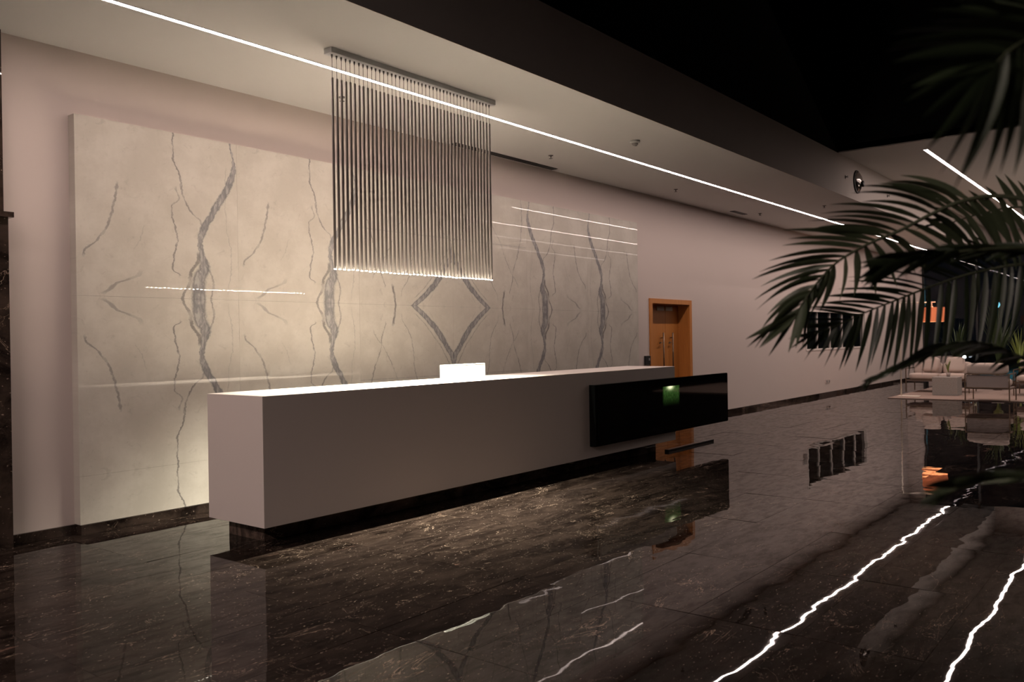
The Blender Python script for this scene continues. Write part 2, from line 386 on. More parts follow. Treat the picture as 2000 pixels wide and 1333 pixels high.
# glazed end wall
gw = struct(D.objects.new('window_2', None)); gw.location = (XE, 0, 0); link(gw)
ym = [6.42-1.49*k for k in range(10)]
for a in ym: rbox('mullion', (XE-.04, XE+.10, a-.03, a+.03, 0, HC), M_BLKPLAS, gw)
for a, c in zip(ym[1:], ym): rbox('window_pane', (XE+.02, XE+.035, a+.03, c-.03, .05, HC), M_GLASS, gw)
rbox('window_sill', (XE-.04, XE+.12, Y0, 6.42, 0, .05), M_BLKPLAS, gw)
struct(box('ground_outside', (XE+.2, 70, -40, 40, -.3, -.05), plain('wet_ground', (.02, .025, .02), .6)))

# ---------------------------------------------------------------- feature wall of marble slabs
fw = empty('marble_feature_wall', (XC, 6.93, 0), 'tall white marble cladding with mirrored grey veins behind the reception desk', 'wall cladding')
for r, (z0, z1) in enumerate(((.078, .4585), (.4595, 1.8913), (1.8923, 3.325))):
    for c in range(6):
        a = 3.110+c*PW
        s = rbox('marble_slab', (a+.0006, a+PW-.0006, 6.83, 6.93, z0, z1), M_SLAB, fw)
for c in range(9): rbox('skirting_stone', (3.11+c*.9744+.001, 3.11+(c+1)*.9744-.001, 6.815, 6.93, .001, .076), M_SKIRT, fw)

# ---------------------------------------------------------------- strip lights
def strip(name, x0, x1, y, z, wd, mat, label, group=None):
    r = empty(name, ((x0+x1)/2, y, z), label, 'strip light', group)
    n = max(1, int((x1-x0)/.5)); bm = bmesh.new()
    for k in range(n):
        a, c = x0+(x1-x0)*k/n, x0+(x1-x0)*(k+1)/n
        vs = [bm.verts.new(Vector(q)-r.location) for q in ((a, y-wd/2, z-.004), (a, y+wd/2, z-.004), (c, y+wd/2, z-.004), (c, y-wd/2, z-.004))]
        bm.faces.new(vs)
    me = D.meshes.new('diffuser'); bm.normal_update()
    for f in bm.faces:
        if f.normal.z > 0: f.normal_flip()
    bm.to_mesh(me); bm.free(); me.materials.append(mat); link(D.objects.new('diffuser', me), r)
    rboxes('profile', [(x0, x1, y-wd/2-.006, y-wd/2, z-.005, z+.01), (x0, x1, y+wd/2, y+wd/2+.006, z-.005, z+.01), (x0-.006, x0, y-wd/2, y+wd/2, z-.005, z), (x1, x1+.006, y-wd/2, y+wd/2, z-.005, z)], M_CANOPY, r)
strip('linear_ceiling_light', -4.6, 28.7, 5.735, HC, .042, M_STRIP, 'long thin glowing line light running along the low ceiling over the reception desk')
strip('linear_ceiling_light', 15.32, 28.2, 3.33, HZ, .06, M_HIGH, 'bright line light in the raised ceiling, seen between the palm leaves at upper right')
M_DIM = emit('dimmed_strip_light_glow', STRIP_C, HIGH_L*.3)
for yy, mt, lb in ((1.58, M_HIGH, 'line light in the raised ceiling mirrored as the uppermost bright streak on the marble cladding'),
                   (-.3, M_HIGH, 'line light in the raised ceiling mirrored as the second bright streak on the marble cladding'),
                   (-2.1, M_DIM, 'dimmed line light mirrored as the third, fainter streak on the marble cladding'),
                   (-4.0, M_DIM, 'dimmed line light mirrored as the lowest, faintest streak on the marble cladding')):
    strip('linear_ceiling_light', 15.32, 28.2, yy, HZ, .060, mt, lb)
struct(box('ceiling_rear', (X0, -1.5, Y0, YS, HZ, HZ+.12), M_CEIL)).name = 'ceiling.003'
rr = empty('linear_ceiling_light', (-3.6, -.5, HZ), 'unseen fill line light added in the rear ceiling behind the viewpoint', 'strip light')  # added fill strip, lifts the desk faces and left wall
boxes('diffuser', [(-.05, .05, .8+.5*k, 1.29+.5*k, -.006, -.001) for k in range(8)], emit('rear_fill_glow', STRIP_C, REAR_FILL_L), rr)
# ---------------------------------------------------------------- pendant of hanging rods
pe = empty('pendant_light', (5.47, 5.36, HC), 'large pendant of hanging vertical tubes on a white ceiling bar above the reception desk', 'pendant light')
rbox('ceiling_bar', (4.44, 6.50, 5.312, 5.408, 3.812, HC), M_CANOPY, pe, bevel=.002, seg=1)
bm = bmesh.new(); lathe(bm, [(.0, 0), (.0105, 0), (.0105, 1.538), (.008, 1.544), (0, 1.544)], 12); rod_me = D.meshes.new('rod'); bmesh.ops.remove_doubles(bm, verts=bm.verts, dist=1e-5); bmesh.ops.recalc_face_normals(bm, faces=bm.faces); bm.to_mesh(rod_me); bm.free(); rod_me.materials.append(M_ROD)
for p in rod_me.polygons: p.use_smooth = len(p.vertices) == 4 and abs(p.normal.z) < .5
bm = bmesh.new(); tube(bm, [(0, 0, 0), (0, 0, .168)], .0022, 6); cab_me = D.meshes.new('cable'); bm.to_mesh(cab_me); bm.free(); cab_me.materials.append(M_CABLE)
bm = bmesh.new(); lathe(bm, [(.0025, 0), (.008, .022), (.008, .032)], 10); cap_me = D.meshes.new('cable_gland'); bmesh.ops.recalc_face_normals(bm, faces=bm.faces); bm.to_mesh(cap_me); bm.free(); cap_me.materials.append(M_CABLE)
bm = bmesh.new(); lathe(bm, [(.0096, -.0035), (.0096, 0)], 12); tip_me = D.meshes.new('light_tip'); bmesh.ops.recalc_face_normals(bm, faces=bm.faces); bm.to_mesh(tip_me); bm.free(); tip_me.materials.append(M_TIP)
for k in range(43):
    x = 4.485+k*(6.455-4.485)/42; dz = random.uniform(-.003, .003)
    rod = D.objects.new('rod', rod_me); link(rod, pe); rod.location = Vector((x, 5.36, 2.084+dz))-pe.location
    rod.rotation_euler = (random.uniform(-.001, .001), random.uniform(-.001, .001), 0)
    for nm, me, z in (('cable', cab_me, 1.543), ('cable_gland', cap_me, 3.780-2.084-dz), ('light_tip', tip_me, -.0002)):
        q = D.objects.new(nm, me); link(q, rod); q.location = (0, 0, z)
        if nm == 'cable': q.scale = (1, 1, (3.79-2.084-dz-1.543)/.168)

dl = D.lights.new('rod_downlight', 'SPOT'); dl.energy = DOWN_W; dl.color = TIP_C; dl.spot_size = math.radians(116); dl.spot_blend = 1.0; dl.shadow_soft_size = .009
for k in range(43):
    q = D.objects.new('rod_downlight', dl); link(q, pe); q.location = (4.485+k*(6.455-4.485)/42-5.47, 0, 2.0745-HC)

# ---------------------------------------------------------------- reception desk
dk = empty('reception_desk', (6.86, 5.6, 0), 'long white monolithic reception desk hovering on a recessed dark marble plinth', 'desk')
rbox('desk_body', (3.688, 10.03, 5.238, 5.95, .146, 1.107), M_WHITE, dk, bevel=.0015, seg=1)
rbox('plinth', (3.83, 9.86, 5.44, 5.90, 0, .146), M_PLINTH, dk)
rbox('floor_rail', (9.86, 11.2, 5.25, 5.31, .001, .03), M_BLKPLAS, dk)
def m_black_panel():  # black gloss with a green glow and bright spot painted in as emission
    m, t, p = nt('black_panel_green_glow'); b = NB(t)
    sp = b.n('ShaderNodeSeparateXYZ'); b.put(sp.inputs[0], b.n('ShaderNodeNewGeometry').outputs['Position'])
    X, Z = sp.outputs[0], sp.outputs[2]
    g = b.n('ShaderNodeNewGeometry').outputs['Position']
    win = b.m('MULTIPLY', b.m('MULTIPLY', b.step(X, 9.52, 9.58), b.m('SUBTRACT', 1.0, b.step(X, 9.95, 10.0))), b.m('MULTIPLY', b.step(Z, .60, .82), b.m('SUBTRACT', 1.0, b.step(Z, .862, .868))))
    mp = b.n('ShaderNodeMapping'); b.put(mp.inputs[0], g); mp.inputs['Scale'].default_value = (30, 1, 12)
    glow_tex = b.m('POWER', b.noise(mp.outputs[0], 2.5, 4), 2.0)
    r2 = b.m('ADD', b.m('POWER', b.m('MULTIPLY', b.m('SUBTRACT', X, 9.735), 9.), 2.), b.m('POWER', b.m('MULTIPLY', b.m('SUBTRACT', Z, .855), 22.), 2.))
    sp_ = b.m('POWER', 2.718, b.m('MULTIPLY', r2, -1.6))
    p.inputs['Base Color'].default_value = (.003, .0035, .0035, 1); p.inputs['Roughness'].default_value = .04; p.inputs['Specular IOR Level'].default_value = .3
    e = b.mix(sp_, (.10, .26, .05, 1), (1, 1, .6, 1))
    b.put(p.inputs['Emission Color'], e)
    b.put(p.inputs['Emission Strength'], b.m('MULTIPLY', win, b.m('ADD', b.m('MULTIPLY', glow_tex, .9), b.m('MULTIPLY', sp_, 1.1))))
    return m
dp = empty('black_panel', (9.73, 5.19, .275), 'wide black glossy panel mounted across the front of the desk and past its end', 'screen')
rbox('housing', (7.985, 11.475, 5.158, 5.238, .275, .967), M_GLOSSBLK, dp, bevel=.002, seg=1)
rbox('panel_glass', (8.03, 11.47, 5.150, 5.158, .282, .960), m_black_panel(), dp)
# white panel on the desk
dpn = empty('white_panel', (6.17, 5.5, 1.107), 'blank white low rectangular panel standing on the desk top under the pendant', 'panel')
dpn.rotation_euler = (0, 0, 0)
bm = bmesh.new(); vs = bx(bm, -.315, .315, -.008, .008, 0, .150)
for v in vs: v.co.y += v.co.z*.12; v.co.x += v.co.z*.12
mob('panel_board', bm, M_DISPLAY, dpn)
bm = bmesh.new()
for e in ((-.316, .316, -.011, .011, .146, .153), (-.318, -.312, -.011, .011, 0, .15), (.312, .318, -.011, .011, 0, .15)):
    for v in bx(bm, *e): v.co.y += v.co.z*.12; v.co.x += v.co.z*.12
mob('panel_rim', bm, M_DISPLAY, dpn)
box('panel_foot', (-.15, .15, -.02, .07, 0, .008), M_DISPLAY, dpn)

# ---------------------------------------------------------------- small fittings
kp = empty('keypad', (12.30, YW, 1.12), 'small black access keypad on the wall beside the wooden door', 'keypad')
box('keypad_housing', (-.085, .085, -.03, 0, -.075, .07), M_BLKPLAS, kp, bevel=.004)
box('keypad_display', (.02, .055, -.032, -.03, -.01, .03), M_GREYMETAL, kp)
sk = empty('wall_socket', (21.3, YW, .34), 'double power socket low on the wall under the dark window', 'socket')
for s in (-.09, .09):
    bm = bmesh.new(); bx(bm, s-.07, s+.07, -.012, 0, -.045, .045); mob('socket_plate', bm, M_WALL, sk)
    box('socket_insert', (s-.045, s+.045, -.014, -.012, -.028, .028), M_GREYMETAL, sk)
sw = empty('switch_panel', (19.62, YW, 1.42), 'small cluster of wall switches left of the dark window', 'switch')
box('switch_plate', (-.13, .13, -.012, 0, -.07, .07), M_WALL, sw, bevel=.003)
for sx in (-.085, 0, .085):
    for sz in (-.035, .035): box('switch_rocker', (sx-.027, sx+.027, -.017, -.012, sz-.025, sz+.025), M_GREYMETAL, sw)
slot = empty('air_slot', (8.6, 6.845, HC), 'long black slot air diffuser in the ceiling right of the pendant', 'air vent')
box('slot_frame', (-1.05, 1.05, -.055, .055, -.006, 0), M_BLKPLAS, slot)
for s in (-.03, 0., .03): box('slot_blade', (-1.04, 1.04, s-.004, s+.004, -.012, -.006), M_CABLE, slot)
a2 = empty('air_slot', (15.45, 6.66, HC), 'short dark slot diffuser in the ceiling near where the back wall passes behind the palm', 'air vent')
box('slot_frame', (-.30, .30, -.05, .05, -.008, 0), M_BLKPLAS, a2)
box('slot_blade', (-.29, .29, -.005, .005, -.014, -.008), M_CABLE, a2)
def sprinkler(x, y, z, label, axis='z'):
    r = empty('sprinkler', (x, y, z), label, 'sprinkler'); r.scale = (.75, .75, .75)
    bm = bmesh.new(); lathe(bm, [(.045, 0), (.040, .008), (.014, .012)], 16, axis=axis)
    for v in bm.verts: v.co = -v.co if axis == 'z' else v.co
    mob('escutcheon', bm, M_CABLE, r)
    bm = bmesh.new(); lathe(bm, [(.011, .010), (.011, .035), (.006, .038), (.006, .050), (.032, .052), (.032, .055)], 14, axis=axis)
    for v in bm.verts: v.co = -v.co if axis == 'z' else v.co
    mob('deflector', bm, M_BLKPLAS, r)
sprinkler(5.42, 6.34, HC, 'ceiling sprinkler glimpsed between the left tubes of the pendant')
sprinkler(8.90, 6.37, HC, 'small dark ceiling sprinkler between the black slot and the line light')
sprinkler(12.29, 6.35, HC, 'small dark ceiling sprinkler above the wooden door')
sprinkler(15.75, 5.14, HC, 'small dark ceiling sprinkler left of the palm tips, right of the line light')
sprinkler(15.85, 6.40, HC, 'ceiling sprinkler beside the short slot diffuser')
sprinkler(14.96, YS, 4.188, 'sidewall sprinkler on the bulkhead left of the round speaker', 'y')
sprinkler(17.58, YS, 4.186, 'sidewall sprinkler on the bulkhead just above the palm, right of the speaker', 'y')
sd = empty('smoke_detector', (8.92, 5.14, HC), 'round white smoke detector on the ceiling near the bulkhead edge', 'smoke detector')
bm = bmesh.new(); lathe(bm, [(.062, 0), (.062, -.018), (.050, -.030)], 24); mob('detector_base', bm, M_DISPLAY, sd)
bm = bmesh.new(); lathe(bm, [(.036, -.030), (.038, -.046), (.026, -.056)], 20); mob('detector_head', bm, M_GREYMETAL, sd)
box('test_button', (.012, .028, -.012, .012, -.060, -.055), M_BLKPLAS, sd)
sp_ = empty('round_speaker', (15.60, YS, 4.19), 'round domed speaker with chrome rim on the bulkhead above the palm', 'speaker')
bm = bmesh.new(); lathe(bm, [(.205, 0), (.205, .02), (.185, .03), (.185, .01)], 40, axis='y'); mob('rim', bm, M_BLKPLAS, sp_, True)
bm = bmesh.new(); lathe(bm, [(.184, .012), (.16, .05), (.10, .08), (.04, .09), (.0, .092)], 40, axis='y'); mob('dome', bm, M_CHROME, sp_, True)
bm = bmesh.new(); lathe(bm, [(.055, .086), (.055, .11), (.03, .12)], 20, axis='y', at=(.03, 0, -.04)); mob('tweeter', bm, M_BLKPLAS, sp_, True)

# ---------------------------------------------------------------- lounge
rug = tag(box('rug', (20.7, 25.2, -1.2, 5.38, .001, .02), M_RUG, bevel=.006), 'large flat brown rug under the lounge seats, its front edge towards the desk', 'rug')
def cushion(name, c, s, mat, parent, rot=(0, 0, 0), puff=.35):
    bm = bmesh.new(); bmesh.ops.create_cube(bm, size=2); bmesh.ops.subdivide_edges(bm, edges=bm.edges[:], cuts=5, use_grid_fill=True)
    for v in bm.verts:
        q = v.co.copy(); k = 5.0
        n = (abs(q.x)**k+abs(q.y)**k+abs(q.z)**k)**(1/k); q /= n
        v.co = Vector((q.x*s[0]/2, q.y*s[1]/2, q.z*s[2]/2))
    o = mob(name, bm, mat, parent, True); o.location = c; o.rotation_euler = rot; return o
def seat(x, y, rz, wd, label, name='armchair', pillows=0, bolster=True):
    r = empty(name, (x, y, .02), label, 'armchair' if name == 'armchair' else 'sofa', None, rz)
    dp_ = .88; h = .60; t = .022; hw = wd/2
    for sx in (-1, 1):
        for sy in (-1, 1):
            box('leg', (sx*hw-t/2, sx*hw+t/2, sy*dp_/2-t/2, sy*dp_/2+t/2, 0, h), M_FRAME, r)
        box('arm_rail', (sx*hw-t/2, sx*hw+t/2, -dp_/2+t/2, dp_/2-t/2, h-t, h), M_FRAME, r)
        box('side_rail', (sx*hw-t/2, sx*hw+t/2, -dp_/2+t/2, dp_/2-t/2, .27, .27+t), M_FRAME, r)
    for sy, z in ((-1, h-t), (-1, .29), (1, .30)):
        box('cross_rail', (-hw+t/2, hw-t/2, sy*dp_/2-t/2, sy*dp_/2+t/2, z, z+t), M_FRAME, r)
    box('back_sling', (-hw+.02, hw-.02, -dp_/2+.013, -dp_/2+.035, .30, h-.03), M_SLING, r, bevel=.004)
    box('seat_sling', (-hw+.02, hw-.02, -dp_/2+.04, dp_/2-.02, .27, .30), M_SLING, r, bevel=.004)
    ns = 1 if wd < 1.1 else 2
    for k in range(ns):
        cw = (wd-.06)/ns; cx_ = -hw+.03+cw*(k+.5)
        cushion('seat_cushion', (cx_, .06, .385), (cw-.01, .80, .17), M_FABRIC, r, (.03, 0, 0))
        if bolster: cushion('back_cushion', (cx_, -.36, .70), (cw+.02, .20, .24), M_FABRIC, r, (.12, 0, 0))
        else: cushion('back_cushion', (cx_, -.28, .57), (cw-.02, .20, .34), M_FABRIC, r, (.25, 0, 0))
    return r
seat(20.58, 3.26, -math.pi/2, .82, 'armchair seen from behind, thin bronze frame with beige roll cushion on its back')
sB = seat(23.35, 4.80, math.pi/2, 1.42, 'beige two-seat sofa with loose pillows behind the grey cube table', 'sofa', bolster=False)
seat(22.9, 2.34, math.pi/2, 1.5, 'beige sofa cut by the right photo edge, behind the bronze-framed armchair', 'sofa')
for k, (dx, dy, rz, lab) in enumerate(((-.35, .12, .3, 'left beige scatter pillow leaning on the sofa by the cube table'), (.22, .10, -.25, 'right beige scatter pillow leaning on the sofa by the cube table'))):
    b_ = sB.matrix_basis @ Vector((dx, dy-.06, .68))
    o = cushion('scatter_pillow', b_, (.42, .17, .38), M_FABRIC, None, (.35, 0, math.pi/2+rz)); tag(o, lab, 'pillow')
ct = empty('cube_table', (22.15, 4.42, .02), 'square speckled grey concrete cube table on the rug', 'table')
box('table_block', (-.26, .26, -.27, .27, 0, .43), M_CONC, ct, bevel=.006)
ct2 = empty('planter_block', (26.2, 5.38, 0), 'tall brown stone planter block behind the sofa', 'planter')
box('planter_body', (-.28, .28, -.26, .26, 0, .84), M_STONEBOX, ct2, bevel=.006)
box('soil', (-.25, .25, -.23, .23, .835, .845), M_SOIL, ct2)
# arc lamp
lp = empty('floor_lamp', (21.3, 5.23, .02), 'floor lamp with pale post, side arm and hanging orange shade at the rug edge', 'lamp')
box('base', (-.14, .14, -.40, .06, 0, .014), M_PALEMETAL, lp, bevel=.003)
bm = bmesh.new(); tube(bm, [(0, 0, .014), (0, 0, 2.19)], .017, 10); mob('post', bm, M_PALEMETAL, lp, True)
bm = bmesh.new(); tube(bm, [(0, .05, 2.185), (0, -.76, 2.185)], .016, 10); mob('arm', bm, M_PALEMETAL, lp, True)
bm = bmesh.new(); tube(bm, [(0, -.68, 2.18), (0, -.68, 2.08)], .016, 10); tube(bm, [(0, -.68, 2.09), (0, -.68, 2.06)], .035, 12); mob('drop_rod', bm, M_PALEMETAL, lp, True)
def m_shade():
    m, t, p = nt('orange_shade'); p.inputs['Base Color'].default_value = (.75, .22, .09, 1); p.inputs['Roughness'].default_value = .8
    b = NB(t); g = b.n('ShaderNodeNewGeometry')
    p.inputs['Transmission Weight'].default_value = 0
    b.put(p.inputs['Emission Color'], b.mix(g.outputs['Backfacing'], (.85, .21, .085, 1), (1, .68, .30, 1)))
    b.put(p.inputs['Emission Strength'], b.m('ADD', .42, b.m('MULTIPLY', g.outputs['Backfacing'], .7))); return m
bm = bmesh.new()
for k in range(32):
    a, c = k*2*math.pi/32, (k+1)*2*math.pi/32
    q = [bm.verts.new((.262*math.cos(e), -.70+.262*math.sin(e), z)) for e, z in ((a, 1.73), (c, 1.73), (c, 2.06), (a, 2.06))]
    bm.faces.new(q)
bmesh.ops.remove_doubles(bm, verts=bm.verts, dist=1e-4)
me = D.meshes.new('lamp_shade'); bm.to_mesh(me); bm.free(); me.materials.append(m_shade()); o = link(D.objects.new('lamp_shade', me), lp)
bm = bmesh.new(); lathe(bm, [(.0, -.06), (.05, -.03), (.055, 0), (.04, .04), (.02, .07)], 16, at=(0, -.68, 1.97)); mob('bulb', bm, emit('bulb_glow', (1, .75, .5), 60), lp, True)

# invented uplighter, out of view, added to brighten the raised ceiling and bulkhead
up = empty('fill_torchere', (19.5, -2.6, 0), 'unseen fill uplighter added beside the lounge to brighten the raised ceiling', 'lamp')
bm = bmesh.new(); lathe(bm, [(.15, 0), (.15, .02), (.02, .03), (.014, 1.75), (.03, 1.78), (.17, 1.9), (.16, 1.9), (.03, 1.80), (0, 1.80)], 24); mob('stand', bm, M_PALEMETAL, up, True)
ul = D.lights.new('fill_torchere_bulb', 'SPOT'); ul.energy = FILL_UP_W; ul.color = (1, .82, .66); ul.spot_size = math.radians(165); ul.spot_blend = .6; ul.shadow_soft_size = .08
uo = D.objects.new('fill_torchere_bulb', ul); link(uo, up); uo.location = (0, 0, 1.88); uo.rotation_euler = (math.pi, 0, 0)
# plants of the lounge
def plant(x, y, z, h, n, spread, mat, label, pot=None, wide=.03):
    r = empty('potted_plant', (x, y, z), label, 'plant')
    pr, ph = pot or (.14, .28)
    bm = bmesh.new(); lathe(bm, [(pr*.7, 0), (pr, ph), (pr*.9, ph), (pr*.85, ph*.9), (0.0, ph*.9)], 18); bmesh.ops.remove_doubles(bm, verts=bm.verts, dist=1e-5); mob('pot', bm, M_STONEBOX, r, True)
    bm = bmesh.new()
    for k in range(n):
        a = random.uniform(0, 2*math.pi); l = (h-ph)*random.uniform(.6, 1.05); s = spread*random.uniform(.4, 1.1)
        d = Vector((math.cos(a), math.sin(a), 0)); sd_ = Vector((-d.y, d.x, 0)); prev = None
        for i in range(6):
            t = i/5; c = d*s*t**1.6+Vector((0, 0, ph*.9+l*(t-.25*t*t*random.uniform(.9, 1.1))*1.25)); ww = wide*math.sin(math.pi*min(.97, t*.85+.12))
            cur = (bm.verts.new(c-sd_*ww/2), bm.verts.new(c+sd_*ww/2))
            if prev: bm.faces.new((prev[0], prev[1], cur[1], cur[0]))
            prev = cur
    o = mob('foliage', bm, mat, r, True)
plant(22.2, 4.40, .45, .42, 16, .12, M_PLANT, 'small yellow-green plant in a vase on the grey cube table', (.05, .09), .02)
plant(24.45, 3.72, .02, .80, 40, .22, M_PLANT, 'green spiky plant rising behind the roll cushion of the armchair', wide=.025)
plant(26.6, 3.50, 0, 1.65, 46, .34, M_PLANT, 'tall yellow-green spiky plant near the right photo edge by the glass', wide=.03)
plant(27.6, 5.2, 0, 1.9, 40, .5, M_DARKPL, 'dark leafy plant by the glass, behind the orange lamp', wide=.05)
plant(27.8, 4.2, 0, 2.4, 50, .6, M_DARKPL, 'tallest dark plant by the glass, below the blue light', wide=.05)
def lamp(name, p, r, c, s, label, power=0, pole=True):
    e = empty(name, p, label, 'lamp')
    bm = bmesh.new(); bmesh.ops.create_icosphere(bm, subdivisions=2, radius=r); mob('lamp_head', bm, emit(name+'_glow', c, s), e, True)
    if pole:
        bm = bmesh.new(); tube(bm, [(0, 0, -r*.8), (0, 0, -p[2]+(-.05 if p[0] > XE else 0))], .02); mob('pole', bm, M_BLKPLAS, e, True)
    if power:
        l = D.lights.new(name, 'POINT'); l.energy = power; l.color = c; l.shadow_soft_size = r*1.2; lo = D.objects.new(name+'_light', l); link(lo, e); lo.location = (0, 0, r*2.4)
lamp('outdoor_lamp', (40.0, 6.05, 2.62), .12, (.30, .85, 1), 8, 'blue-white lamp shining outside beyond the glass', 260)
lamp('garden_lamp', (28.6, 5.22, .76), .05, (.9, .95, 1), 22, 'small white lamp low by the glass behind the roll cushion of the armchair')
l = D.lights.new('plant_uplight', 'POINT'); l.energy = 4; l.color = (1, .9, .6); l.shadow_soft_size = .04; lo = D.objects.new('plant_uplight', l); link(lo); lo.location = (26.1, 3.35, .55)

# ---------------------------------------------------------------- palm
crown = pt(2290, 640, 2.25)
palm = empty('potted_palm', (crown.x, crown.y, 0), 'large dark green palm in the foreground, its fronds reaching in from the right', 'plant')
PO = palm.location
bm = bmesh.new(); lathe(bm, [(.17, 0), (.23, .42), (.235, .45), (.205, .45), (.2, .40), (0, .40)], 28); bmesh.ops.remove_doubles(bm, verts=bm.verts, dist=1e-5); mob('pot', bm, M_STONEBOX, palm, True)
bm = bmesh.new(); 
for k in range(4): tube(bm, [(.05*math.cos(k*1.6), .05*math.sin(k*1.6), .38), (.03*math.cos(k*1.6+.5), .03*math.sin(k*1.6+.5), crown.z*.6), (.01*math.cos(k), .01*math.sin(k), crown.z+.02)], .028, 10, .014)
mob('palm_stem', bm, M_BARK, palm, True)
def cr(pts, t):
    n = len(pts)-1; s = min(max(t, 0), .99999)*n; i = int(s); u = s-i
    p0 = pts[max(i-1, 0)]; p1 = pts[i]; p2 = pts[i+1]; p3 = pts[min(i+2, n)]
    return .5*((2*p1)+(-p0+p2)*u+(2*p0-5*p1+4*p2-p3)*u*u+(-p0+3*p1-3*p2+p3)*u**3)
def lerp(keys, t):
    for a, c in zip(keys, keys[1:]):
        if t <= c[0]:
            u = (t-a[0])/(c[0]-a[0]) if c[0] > a[0] else 0
            u = min(max(u, 0), 1); return [a[i]+(c[i]-a[i])*u for i in range(1, len(a))]
    return list(keys[-1][1:])
def leaflet(par, A, B, bend, wd, seed, mat=None):
    rn = random.Random(seed); d = B-A; L = d.length; d.normalize(); wd *= min(1, L/.13)**.8
    view = (A-CAM).normalized(); per = d.cross(view).normalized()
    C = (A+B)/2+bend*L
    nrm = (view*rn.uniform(.5, 1)+Vector((0, 0, 1))*rn.uniform(-.2, .9)+per*rn.uniform(-.5, .5)).normalized()
    bm = bmesh.new(); prev = None; N = 8
    for i in range(N+1):
        t = i/N; c = A*(1-t)**2+C*2*t*(1-t)+B*t*t; tg = ((C-A)*(1-t)+(B-C)*t).normalized()
        s = tg.cross(nrm).normalized(); up = s.cross(tg)
        ww = wd*(min(1, .35+t*3.2) if t < .25 else (1-((t-.25)/.75)**1.8))+.0006
        cur = [bm.verts.new(q-PO) for q in (c-s*ww/2+up*ww*.16, c, c+s*ww/2+up*ww*.16)]
        if prev:
            for a in (0, 1): bm.faces.new((prev[a], prev[a+1], cur[a+1], cur[a]))
        prev = cur
    me = D.meshes.new('leaflet'); bm.to_mesh(me); bm.free(); me.materials.append(mat or M_LEAF)
    for p in me.polygons: p.use_smooth = True
    link(D.objects.new('leaflet', me), par)
fr_n = 0
def frond(spine, sides, rr=.006, wd=.02, jit=4, mat=None):
    """spine: sight-line points (px, py, depth) turned into real 3D points; sides: lists of keys (t, dx, dy, ddepth, bendx, bendy) and a count"""
    global fr_n; fr_n += 1
    W = [pt(*q) for q in spine]; base = crown
    S = [base]+W if (W[0]-base).length > .02 else W
    bm = bmesh.new(); tube(bm, [cr([q-PO for q in S], i/40) for i in range(41)], rr, 7, .0015)
    fo = mob('frond', bm, M_BARK, palm, True)
    SP = [Vector(q) for q in spine]; k = 0
    for side in sides:
        keys, n = side[:2]; wf = side[2] if len(side) > 2 else 1.0
        t0, t1 = keys[0][0], keys[-1][0]
        for i in range(n):
            k += 1; rn = random.Random(fr_n*1000+k)
            t = t0+(t1-t0)*(i+rn.uniform(-.25, .25))/(n-1); t = min(max(t, 0), .999)
            dx, dy, dd, bx_, by_ = lerp(keys, t); a = cr(SP, t); q = rn.uniform(.88, 1.1)
            tip = (a.x+dx*q+rn.gauss(0, jit), a.y+dy*q+rn.gauss(0, jit), a.z+dd+rn.gauss(0, .03))
            A, B = pt(a.x, a.y, a.z), pt(*tip); L = (B-A).length
            bend = Rv*bx_-Uv*by_
            leaflet(fo, A, B, bend, wd*wf*rn.uniform(.8, 1.15), fr_n*1000+k, mat)
# main arching frond, tip at lower left
frond([(2200, 500, 2.3), (2080, 412, 2.35), (1960, 384, 2.4), (1880, 393, 2.42), (1820, 418, 2.45), (1757, 451, 2.48), (1700, 475, 2.5), (1638, 510, 2.5), (1600, 548, 2.48), (1572, 585, 2.46), (1553, 618, 2.45)],
      [([(.28, -150, -45, 0, .05, -.16), (.38, -150, -30, 0, .05, -.14), (.44, -165, -22, 0, .05, -.12), (.53, -165, -20, 0, .03, -.10), (.60, -175, -12, 0, .02, -.08), (.68, -165, 30, 0, -.02, -.10), (.74, -150, 60, 0, -.04, -.12), (.80, -108, 50, 0, -.05, -.14), (.87, -86, 76, 0, -.10, -.12), (.94, -76, 88, 0, -.06, -.06), (.999, -95, 50, 0, 0, -.02)], 30),
       ([(.14, 30, 150, .05, .12, -.05), (.25, 60, 140, .05, .12, -.05), (.35, 85, 105, .05, .10, -.06), (.45, 105, 70, .05, .05, -.10), (.55, 75, 75, .05, .05, -.10), (.63, 5, 95, .05, .10, 0), (.70, -30, 95, .05, .10, 0), (.80, -45, 85, 0, .08, 0), (.88, -12, 105, 0, .04, 0), (.94, -30, 96, 0, .02, 0), (.999, -80, 70, 0, .02, 0)], 28)], wd=.018, rr=.0085)
# second frond, straight stem with comb of hanging leaflets
frond([(2200, 560, 2.35), (2080, 516, 2.5), (1990, 517, 2.55), (1935, 526, 2.6), (1874, 541, 2.62), (1802, 566, 2.65), (1752, 586, 2.65), (1694, 609, 2.62), (1640, 634, 2.6), (1590, 652, 2.55)],
      [([(.22, -60, -60, -.05, .02, -.10), (.35, -120, -45, -.05, .02, -.10), (.5, -155, -25, -.05, .02, -.08), (.65, -145, -5, -.05, .0, -.08), (.78, -112, -10, -.05, 0, -.05), (.88, -88, 4, 0, 0, .02), (.999, -42, 12, 0, 0, .02)], 26, .68),
       ([(.14, -20, 160, 0, .08, -.04), (.3, -25, 175, 0, .06, -.04), (.45, -12, 170, 0, .05, -.04), (.55, -14, 165, 0, .04, -.03), (.65, -22, 150, 0, .04, -.03), (.75, -30, 125, 0, .04, -.03), (.85, -38, 85, 0, .03, -.03), (.93, -45, 58, 0, .02, 0), (.999, -42, 25, 0, 0, 0)], 34)], wd=.017, mat=M_LEAF_DARK)
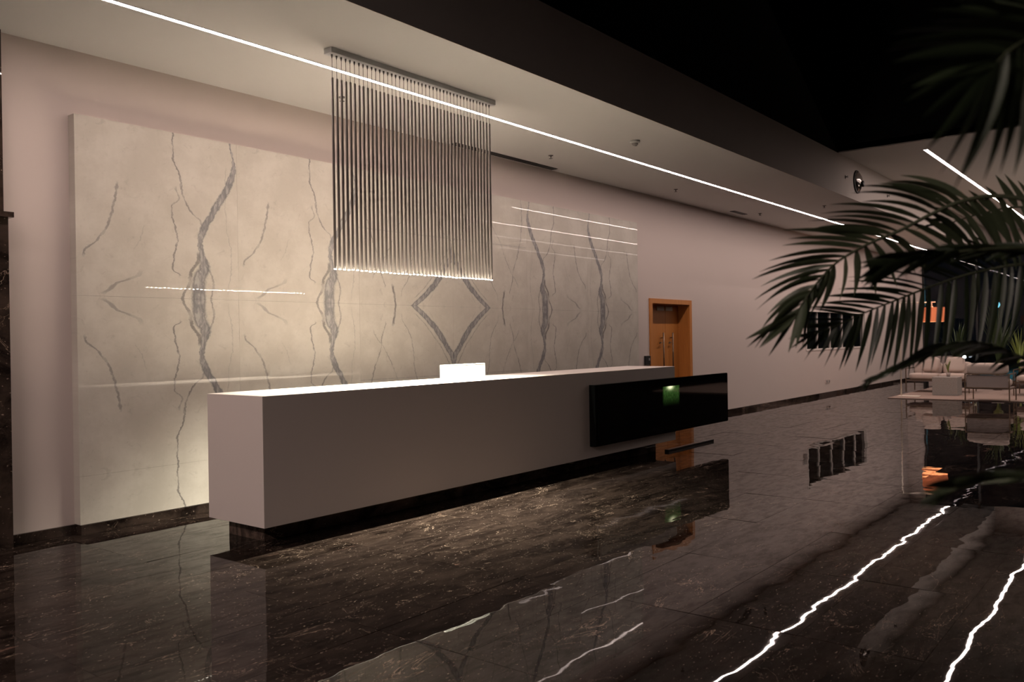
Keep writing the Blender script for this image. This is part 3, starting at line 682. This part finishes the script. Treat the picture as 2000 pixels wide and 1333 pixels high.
# low drooping frond, folded leaflets
frond([(2200, 720, 2.2), (2090, 720, 2.15), (2000, 700, 2.1), (1947, 678, 2.1), (1900, 670, 2.1), (1850, 677, 2.1), (1800, 696, 2.1), (1745, 718, 2.1), (1708, 738, 2.1), (1692, 753, 2.1)],
      [([(.15, -50, 35, .05, .0, -.06), (.4, -60, 30, .1, 0, -.06), (.6, -52, 34, .1, 0, -.04), (.8, -30, 26, .05, 0, 0), (.98, -12, 14, 0, 0, 0)], 22),
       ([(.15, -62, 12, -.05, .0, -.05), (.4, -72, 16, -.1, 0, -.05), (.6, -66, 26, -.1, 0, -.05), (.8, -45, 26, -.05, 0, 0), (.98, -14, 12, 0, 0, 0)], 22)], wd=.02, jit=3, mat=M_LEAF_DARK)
# dark frond coming across under the main one
frond([(2200, 520, 2.1), (2060, 490, 2.0), (1950, 486, 1.95), (1870, 492, 1.95), (1800, 500, 1.95), (1762, 508, 1.95), (1735, 513, 1.95)],
      [([(.15, -80, -6, 0, 0, -.05), (.5, -85, 2, 0, 0, -.05), (.8, -75, 4, 0, 0, -.04), (.99, -62, 12, 0, 0, -.02)], 15),
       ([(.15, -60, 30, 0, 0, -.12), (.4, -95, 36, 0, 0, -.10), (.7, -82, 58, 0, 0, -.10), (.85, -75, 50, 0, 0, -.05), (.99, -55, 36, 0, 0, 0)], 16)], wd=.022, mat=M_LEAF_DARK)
# frond behind, leaflets standing up
frond([(2220, 520, 2.5), (2120, 440, 2.6), (2040, 410, 2.7), (1980, 405, 2.75), (1925, 415, 2.8), (1880, 428, 2.8), (1845, 440, 2.8)],
      [([(.12, -50, -70, 0, .04, 0), (.4, -42, -62, 0, .04, 0), (.6, -45, -50, 0, .03, -.05), (.8, -58, -38, 0, 0, -.10), (.99, -55, 10, 0, 0, -.08)], 15),
       ([(.12, 40, 90, 0, .05, -.05), (.5, 50, 85, 0, .05, -.05), (.8, 50, 65, 0, .05, -.05), (.99, 10, 50, 0, .05, 0)], 14)], wd=.02)
# near, out of focus: upper right
frond([(2300, 350, 1.7), (2200, 120, 1.4), (2110, 70, 1.3), (2030, 70, 1.25), (1970, 100, 1.2), (1935, 140, 1.2)],
      [([(.30, -190, -90, 0, 0, -.06), (.5, -250, -35, 0, 0, -.08), (.65, -270, 0, 0, 0, -.08), (.8, -230, 30, 0, -.02, -.08), (.93, -180, 60, 0, -.04, -.08), (.999, -150, 100, 0, -.04, -.05)], 15),
       ([(.30, 20, 300, 0, .06, -.02), (.5, 5, 290, 0, .06, -.02), (.65, -40, 285, 0, .08, -.02), (.8, -90, 265, 0, .10, -.02), (.93, -115, 215, 0, .08, -.02), (.999, -140, 160, 0, .06, -.02)], 13)], wd=.0175, jit=8, mat=M_LEAF_DARK)
# near, out of focus: lower right
frond([(2300, 820, 1.8), (2180, 900, 1.5), (2080, 925, 1.4), (1990, 930, 1.38), (1920, 938, 1.36), (1868, 955, 1.35), (1845, 968, 1.35)],
      [([(.25, -90, 20, .05, 0, -.06), (.6, -95, 22, .05, 0, -.05), (.99, -40, 30, 0, 0, 0)], 10),
       ([(.25, -100, -8, -.05, 0, -.05), (.6, -100, 8, -.05, 0, -.05), (.99, -52, 18, 0, 0, 0)], 10)], wd=.016, jit=5)
